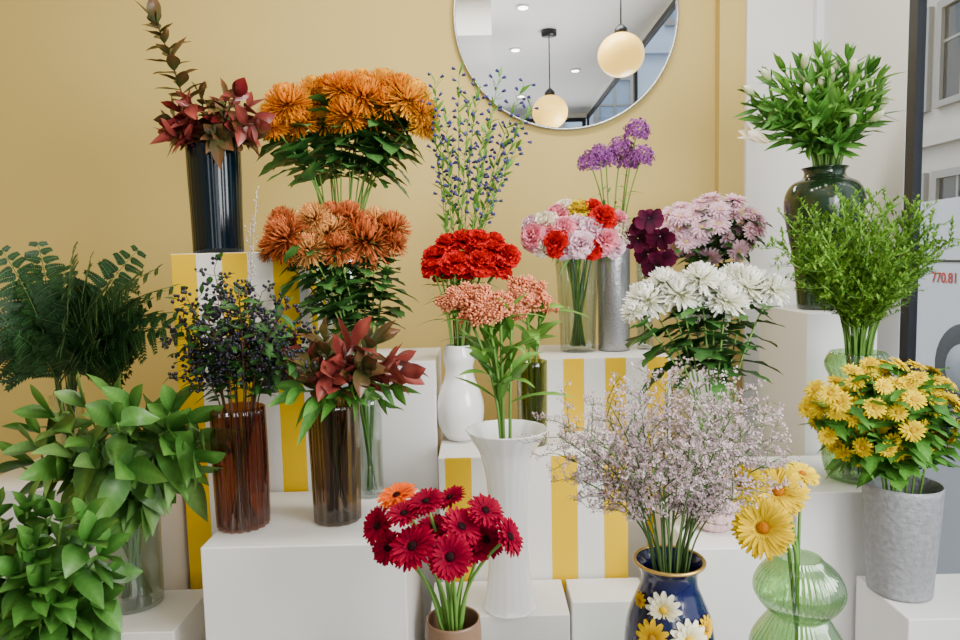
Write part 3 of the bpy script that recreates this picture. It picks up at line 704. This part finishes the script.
# orchid
def f_orch(mb):
    for az, el, L, W in ((90, 25, 1, .36), (210, 20, .9, .32), (330, 20, .9, .32), (20, 12, 1, .5), (160, 12, 1, .5)): petal(mb, R(az), R(el), L, W, .05, 0, -.5, P_ROUND, 4, .22)
    petal(mb, R(270), R(30), .6, .26, .05, .05, -.9, P_FAN, 4, -.4)
ORC = proto(f_orch, 2, 'orchid_bloom')
fl = Flower(V11, at(650, 210, 2.2), 'orchid', 'deep burgundy orchid stem between carnations and white chrysanthemums', 'flower', None, DSTEM, .003)
for i, (px, py) in enumerate(((649, 218), (638, 238), (660, 236), (648, 254), (661, 258), (640, 224), (655, 266))):
    q = at(px, py, 2.14+(.03 if i % 2 else -.03)); p, _ = along(fl.pts, max(.3, min(1, 1-(py-212)/90)))
    tube(fl.stem, [p, q], .0018, .0015, 5); place(fl.root, random.choice(ORC), P_ORCH, 'bloom', q, Vector((U(-.9, .9), -1, U(-.7, .2))), 14.5*mpp(py, 2.17), spin=PI+U(-.5, .5))
fl.done()

# leafy stems ----------------------------------------------------------------
def leafy(v, heads, name, label, cat, group, fm, sm, n, L, W, t0=.2, up=.5, droop=.2, shape=.75, r=.003, top=0, fold=.25, spread=.6):
    for i, h in enumerate(heads):
        fl = Flower(v, h, name, label, cat, group, sm, r)
        leaves_on(fl.fol, fl.pts, t0, 1, n, L, W, up, droop, fold, shape, 0, 8)
        for k in range(top):
            an = k*2.4; a = fl.tan.orthogonal().normalized(); b = fl.tan.cross(a); sp = .25+spread*k/max(1, top)
            leaf(fl.fol, fl.head, (a*math.cos(an)+b*math.sin(an))*sp+fl.tan, fl.tan, L*U(.75, 1.1), W*U(.8, 1.1), droop*.5, fold, 8, shape)
        fl.done(fm[i % len(fm)] if isinstance(fm, (list, tuple)) else fm)
# burgundy branch in navy vase
hs = [at(x, y, 2.12+U(-.08, .08)) for x, y in ((180, 112), (202, 100), (226, 102), (246, 110), (186, 130), (240, 132), (212, 116), (254, 124), (226, 124), (174, 122), (200, 132), (190, 104), (236, 96), (216, 134), (250, 134), (176, 136))]
leafy(V1, hs, 'leucadendron', 'dark burgundy leafy stem crowding the navy vase', 'foliage stem', 'burgundy stems in the navy vase', [L_BURG, L_BURGT, L_BURG2, L_BURG3], TWIG, 14, .072, .021, .1, .3, .25, .88, top=2, spread=.4)
leafy(V1, [at(157, 24, 2.07)], 'leucadendron', 'single tall burgundy branch rising above the navy vase', 'foliage stem', None, L_BURGT, TWIG, 24, .085, .021, .35, .3, .1, .85, top=4)
# red leaves in olive brown vase
hs = [at(x, y, 1.68+U(-.07, .07)) for x, y in ((298, 352), (325, 340), (350, 346), (372, 342), (392, 362), (308, 368), (342, 362), (362, 368), (330, 376), (316, 354), (382, 366), (286, 368), (400, 372))]
leafy(V6, hs, 'leucadendron', 'reddish leafy stem in the dark olive brown vase', 'foliage stem', 'red leafy stems in the olive brown vase', [L_BURG3, L_BURG2, L_BURG3, L_BURGT], TWIG, 10, .088, .023, .3, .5, .15, .9, top=1, spread=.2)
hs = [at(x, y, 1.64) for x, y in ((300, 392), (390, 386), (378, 400), (320, 398), (350, 390))]
leafy(V6, hs, 'leafy_stem', 'short green leafy stem at the rim of the olive brown vase', 'foliage stem', 'green stems in the olive brown vase', L_MID, STEM, 4, .08, .016, .1, .4, .4, .8, top=2)
# broad leaves lower left
hs = cloud(116, 448, 90, 46, 30, 1.68, .14)
leafy(V21, hs, 'leafy_stem', 'stem of broad green leaves in the clear glass cylinder', 'foliage stem', 'broad leaf stems in the glass cylinder', [L_SALAL, L_SALAL2, L_SALAL], STEM, 6, .11, .03, .4, .2, .35, .88, top=2, fold=.2, spread=1.1)
hs = cloud(32, 570, 76, 62, 38, 1.15, .12)
leafy(V22, hs, 'leafy_stem', 'stem of broad green leaves in the bunch nearest the camera', 'foliage stem', 'broad leaf stems nearest the camera', L_FORE, STEM, 7, .068, .02, .4, .2, .35, .88, top=3, fold=.2, spread=1.1)
# lily-like stems upper right
hs = cloud(820, 100, 68, 44, 36, 2.14, .1)
for i, h in enumerate(hs):
    fl = Flower(V19, h, 'lily', 'stem of long green lily leaves in the dark green vase', 'flower', 'lily stems in the dark green vase', STEM, .0035)
    leaves_on(fl.fol, fl.pts, .35, 1, 16, .09, .0105, .55, .1, .3, .8)
    for k in range(5): leaf(fl.fol, fl.head, fl.tan+Vector((U(-.4, .4), U(-.4, .4), .2)), UP, .055, .008, .03, .3)
    fl.done(L_LIGHT if i % 3 == 0 else L_MID)
    if i % 3 == 1:
        mb = MB(); d = (fl.tan+Vector((U(-.3, .3), -.4, .2))).normalized(); lathe_dir(mb, fl.head, d, [(.003, 0), (.009, .012), (.012, .028), (.009, .046), (.003, .056)], 10); mb.build('bud', BUDM, fl.root)
fl = Flower(V19, at(768, 142, 2.12), 'lily', 'lily stem with a half open cream bloom at the left of the dark green vase', 'flower', None, STEM, .0035)
leaves_on(fl.fol, fl.pts, .3, .95, 6, .1, .012, .5, .1); fl.done(L_MID)
mb = MB()
for k in range(6): petal(mb, k*PI/3, R(82), .95, .15, .03, 0, -.25, P_POINT, 4, .4)
place(fl.root, mb.mesh('lily_bloom', DUM), P_CREAM, 'bloom', fl.head, Vector((-1, -.3, .35)).normalized(), .1)

# ferns
tips = [(2, 250), (-20, 300), (38, 243), (92, 254), (138, 250), (174, 286), (190, 330), (128, 318), (18, 335), (64, 268), (112, 285), (160, 330), (40, 300), (86, 320), (158, 268), (178, 312), (20, 280), (-10, 340), (140, 345), (60, 340), (74, 246), (30, 320), (100, 340), (150, 300)]
for i, (x, y) in enumerate(tips):
    h = at(x, y, 1.99+U(-.18, .12)); v = V20
    fl = Flower(v, h, 'fern_frond', 'dark green fern frond arching from the glass vase at left', 'foliage stem', 'fern fronds in the glass vase', DSTEM, .0022, .001, k=16, straight=.1)
    Ln = (h-fl.pts[2]).length; ref = Vector((U(-1, 1), U(-1, -.1), U(.2, 1)))
    for j in range(12):
        t = .4+.59*j/11; p, tg = along(fl.pts, t); side = tg.cross(ref).normalized()
        Lp = min(.135, Ln*.4)*(1-((t-.4)/.62))**.8+.012
        for s in (-1, 1):
            d = (side*s+tg*U(.35, .6)+Vector((U(-.15, .15), U(-.15, .15), U(-.35, .1)))).normalized(); nr = d.cross(tg).normalized(); npn = 11
            for q in range(1, npn):
                tt = q/npn; pp = p+d*(Lp*tt)-UP*(Lp*.25*tt*tt); pl = Lp*.2*(1-tt*.75)+.006; pd = (tg-d*tg.dot(d)).normalized()
                for e in (-1, 1): leaf(fl.fol, pp, pd*e+d*.75, nr, pl, pl*.27, .2, .05, 3, .7, u=U(.0, 1))
            leaf(fl.fol, p+d*(Lp*.86)-UP*(Lp*.2), d, nr, Lp*.2, Lp*.04, .1, .05, 2)
            tube(fl.stem, [p, p+d*(Lp*.5)-UP*(Lp*.06), p+d*(Lp*.9)-UP*(Lp*.2)], .0011, .0006, 4)
    fl.done(L_FERN)

# feathery green bunch
for h in cloud(864, 252, 94, 56, 58, 1.8, .16, .55):
    fl = Flower(V18, h, 'goldenrod', 'feathery green stem in the ribbed pale green vase', 'foliage stem', 'feathery green stems in the ribbed green vase', STEM, .0022)
    for j in range(17):
        t = .42+.57*j/16; p, tg = along(fl.pts, t); a = tg.orthogonal().normalized(); b = tg.cross(a); an = j*2.4
        d = ((a*math.cos(an)+b*math.sin(an))*.8+tg*.7).normalized(); Lb = U(.03, .07); e = p+d*Lb+UP*.008
        tube(fl.stem, [p, p.lerp(e, .5)-UP*.003, e], .001, .0006, 4)
        for q in range(22):
            pp = p.lerp(e, .1+.9*q/21); leaf(fl.fol, pp, Vector((U(-1, 1), U(-1, 1), U(-.3, 1.0)))+d*.6, UP, U(.01, .022), U(.0025, .0041), .15, .1, 2, .75)
    fl.done(L_SOLI)

# lilac sprays
for h in cloud(670, 444, 114, 64, 42, 1.3, .17):
    fl = Flower(V14, h, 'sea_lavender', 'airy spray of tiny lilac florets in the cobalt vase', 'flower', 'lilac sprays in the cobalt vase', DSTEM, .002, .0012)
    flo = MB()
    for j in range(11):
        t = .58+.42*j/10; p, tg = along(fl.pts, t); a = tg.orthogonal().normalized(); b = tg.cross(a); an = j*2.4+U(-.4, .4)
        d = ((a*math.cos(an)+b*math.sin(an))*.8+tg*.7).normalized(); Lb = U(.03, .075); e = p+d*Lb
        tube(fl.stem, [p, p.lerp(e, .5)+UP*.004, e], .0009, .0006, 4)
        for q in range(6):
            pp = p.lerp(e, .4+.6*q/5); d2 = Vector((U(-1, 1), U(-1, 1), U(-.2, 1))).normalized(); e2 = pp+d2*U(.008, .02)
            tube(fl.stem, [pp, e2], .0006, .0004, 3)
            for _ in range(7): floret(flo, e2+Vector((U(-1, 1), U(-1, 1), U(-1, 1)))*.006, Vector((U(-1, 1), U(-1, .6), U(0, 1))), U(.0018, .003), 4)
    fl.done(); o = flo.build('florets', P_LILAC, fl.root); o['kind'] = 'stuff'

# blue bells, tall thin
for x, y in ((434, 78), (459, 72), (478, 84), (500, 74), (524, 84), (532, 104), (512, 128), (446, 112), (430, 100), (470, 100), (494, 108), (520, 140), (448, 142), (484, 130)):
    fl = Flower(V7, at(x, y, 2.08+U(-.06, .08)), 'bellflower', 'slender tall stem of small violet blue bells against the wall', 'flower', 'violet blue bell stems', STEM, .002, .001, straight=.4)
    flo = MB()
    for j in range(20):
        t = .58+.42*j/19; p, tg = along(fl.pts, t); a = tg.orthogonal().normalized(); b = tg.cross(a); an = j*2.4+U(-.4, .4)
        d = ((a*math.cos(an)+b*math.sin(an))*.8+tg*.7).normalized(); e = p+d*U(.008, .032)
        tube(fl.stem, [p, e], .0009, .0007, 4)
        lathe_dir(flo, e, (d+Vector((0, 0, -.3))), [(.0015, 0), (.0036, .004), (.004, .009), (.0054, .012)], 6)
    leaves_on(fl.fol, fl.pts, .3, 1, 26, .045, .005, .6, .1)
    fl.done(L_LIGHT); o = flo.build('florets', P_BLUE, fl.root); o['kind'] = 'stuff'

# berry branches
for x, y in ((186, 296), (214, 270), (238, 284), (262, 292), (286, 308), (304, 330), (178, 330), (204, 312), (250, 318), (228, 345), (276, 340), (186, 362), (300, 358), (218, 300), (268, 320), (200, 340), (240, 300), (290, 336)):
    fl = Flower(V5, at(x, y, 1.68+U(-.12, .12)), 'berry_branch', 'thin branch of black berries in the ribbed amber vase', 'foliage stem', 'black berry branches in the amber vase', TWIG, .0024, .0012)
    be = MB()
    for j in range(16):
        t = .35+.65*j/15; p, tg = along(fl.pts, t); a = tg.orthogonal().normalized(); b = tg.cross(a); an = j*2.4
        d = ((a*math.cos(an)+b*math.sin(an))*.9+tg*.4).normalized(); e = p+d*U(.022, .05); tube(fl.stem, [p, e], .001, .0007, 4)
        for _ in range(7): ball(be, e+Vector((U(-1, 1), U(-1, 1), U(-1, 1)))*.013, U(.0034, .005), 7, 5)
        leaf(fl.fol, e, d+Vector((U(-.6, .6), U(-.6, .6), U(-.2, .5))), UP, U(.025, .042), .008, .2, .2, 5)
    leaves_on(fl.fol, fl.pts, .15, .95, 14, .05, .012, .3, .25)
    fl.done(L_DARK); o = be.build('berries', BERRY, fl.root); o['kind'] = 'stuff'
for x, y in ((257, 190), (250, 222)):
    fl = Flower(V5, at(x, y, 1.8), 'dry_twig', 'pale thin budded twig rising above the black berries', 'foliage stem', 'pale twigs above the berries', PALETWIG, .0015, .0008)
    bd = MB()
    for j in range(22):
        p, tg = along(fl.pts, .55+.45*j/21); d = Vector((U(-1, 1), U(-1, 1), U(.2, 1))).normalized(); e = p+d*U(.004, .016)
        tube(fl.stem, [p, e], .0008, .0006, 4); ball(bd, e, .0026, 6, 4, 1.3)
    fl.done(); o = bd.build('buds', PALETWIG, fl.root); o['kind'] = 'stuff'

# ------------------------------------------------------------------ light
def area(name, loc, rot, sx, sy, power, col):
    l = bpy.data.lights.new(name, 'AREA'); l.shape = 'RECTANGLE'; l.size = sx; l.size_y = sy; l.energy = power; l.color = col
    o = bpy.data.objects.new(name, l); C.objects.link(o); o.location = loc; o.rotation_euler = rot
area('front_daylight', (.7, -2.7, 1.6), (R(90), 0, 0), 1.4, 2.0, 48, (1, .985, .95))
area('side_daylight', (1.3, .4, 1.6), (R(90), 0, R(78)), 1.2, 1.0, 84, (1, .99, .97))
area('ceiling_fill', (.1, 1.55, CZ-.04), (0, 0, 0), 1.8, .35, 56, (1, .96, .88))  # added warm fill below the ceiling, with no fitting of its own
# added directional fill from behind the shop, brightening the street fronts
sl = bpy.data.lights.new('street_fill', 'SUN'); sl.energy = 1.4; sl.angle = R(20); sl.color = (1, .98, .95)
so = bpy.data.objects.new('street_fill', sl); C.objects.link(so); so.location = (-3, 3, 8)
so.rotation_mode = 'QUATERNION'; so.rotation_quaternion = Vector((.45, -.5, -.74)).to_track_quat('-Z', 'Y')
w = bpy.data.worlds.new('world'); scene.world = w; w.use_nodes = True
bg = w.node_tree.nodes['Background']; bg.inputs[0].default_value = (.94, .97, 1, 1); bg.inputs[1].default_value = 1.9

cam = bpy.data.cameras.new('camera'); cam.sensor_width = 36; cam.lens = F/960*36; cam.clip_start = .05
co = bpy.data.objects.new('camera', cam); C.objects.link(co)
co.matrix_world = Matrix(((RC.x, UC.x, -FWD.x, 0), (RC.y, UC.y, -FWD.y, 0), (RC.z, UC.z, -FWD.z, ZC), (0, 0, 0, 1)))
scene.camera = co
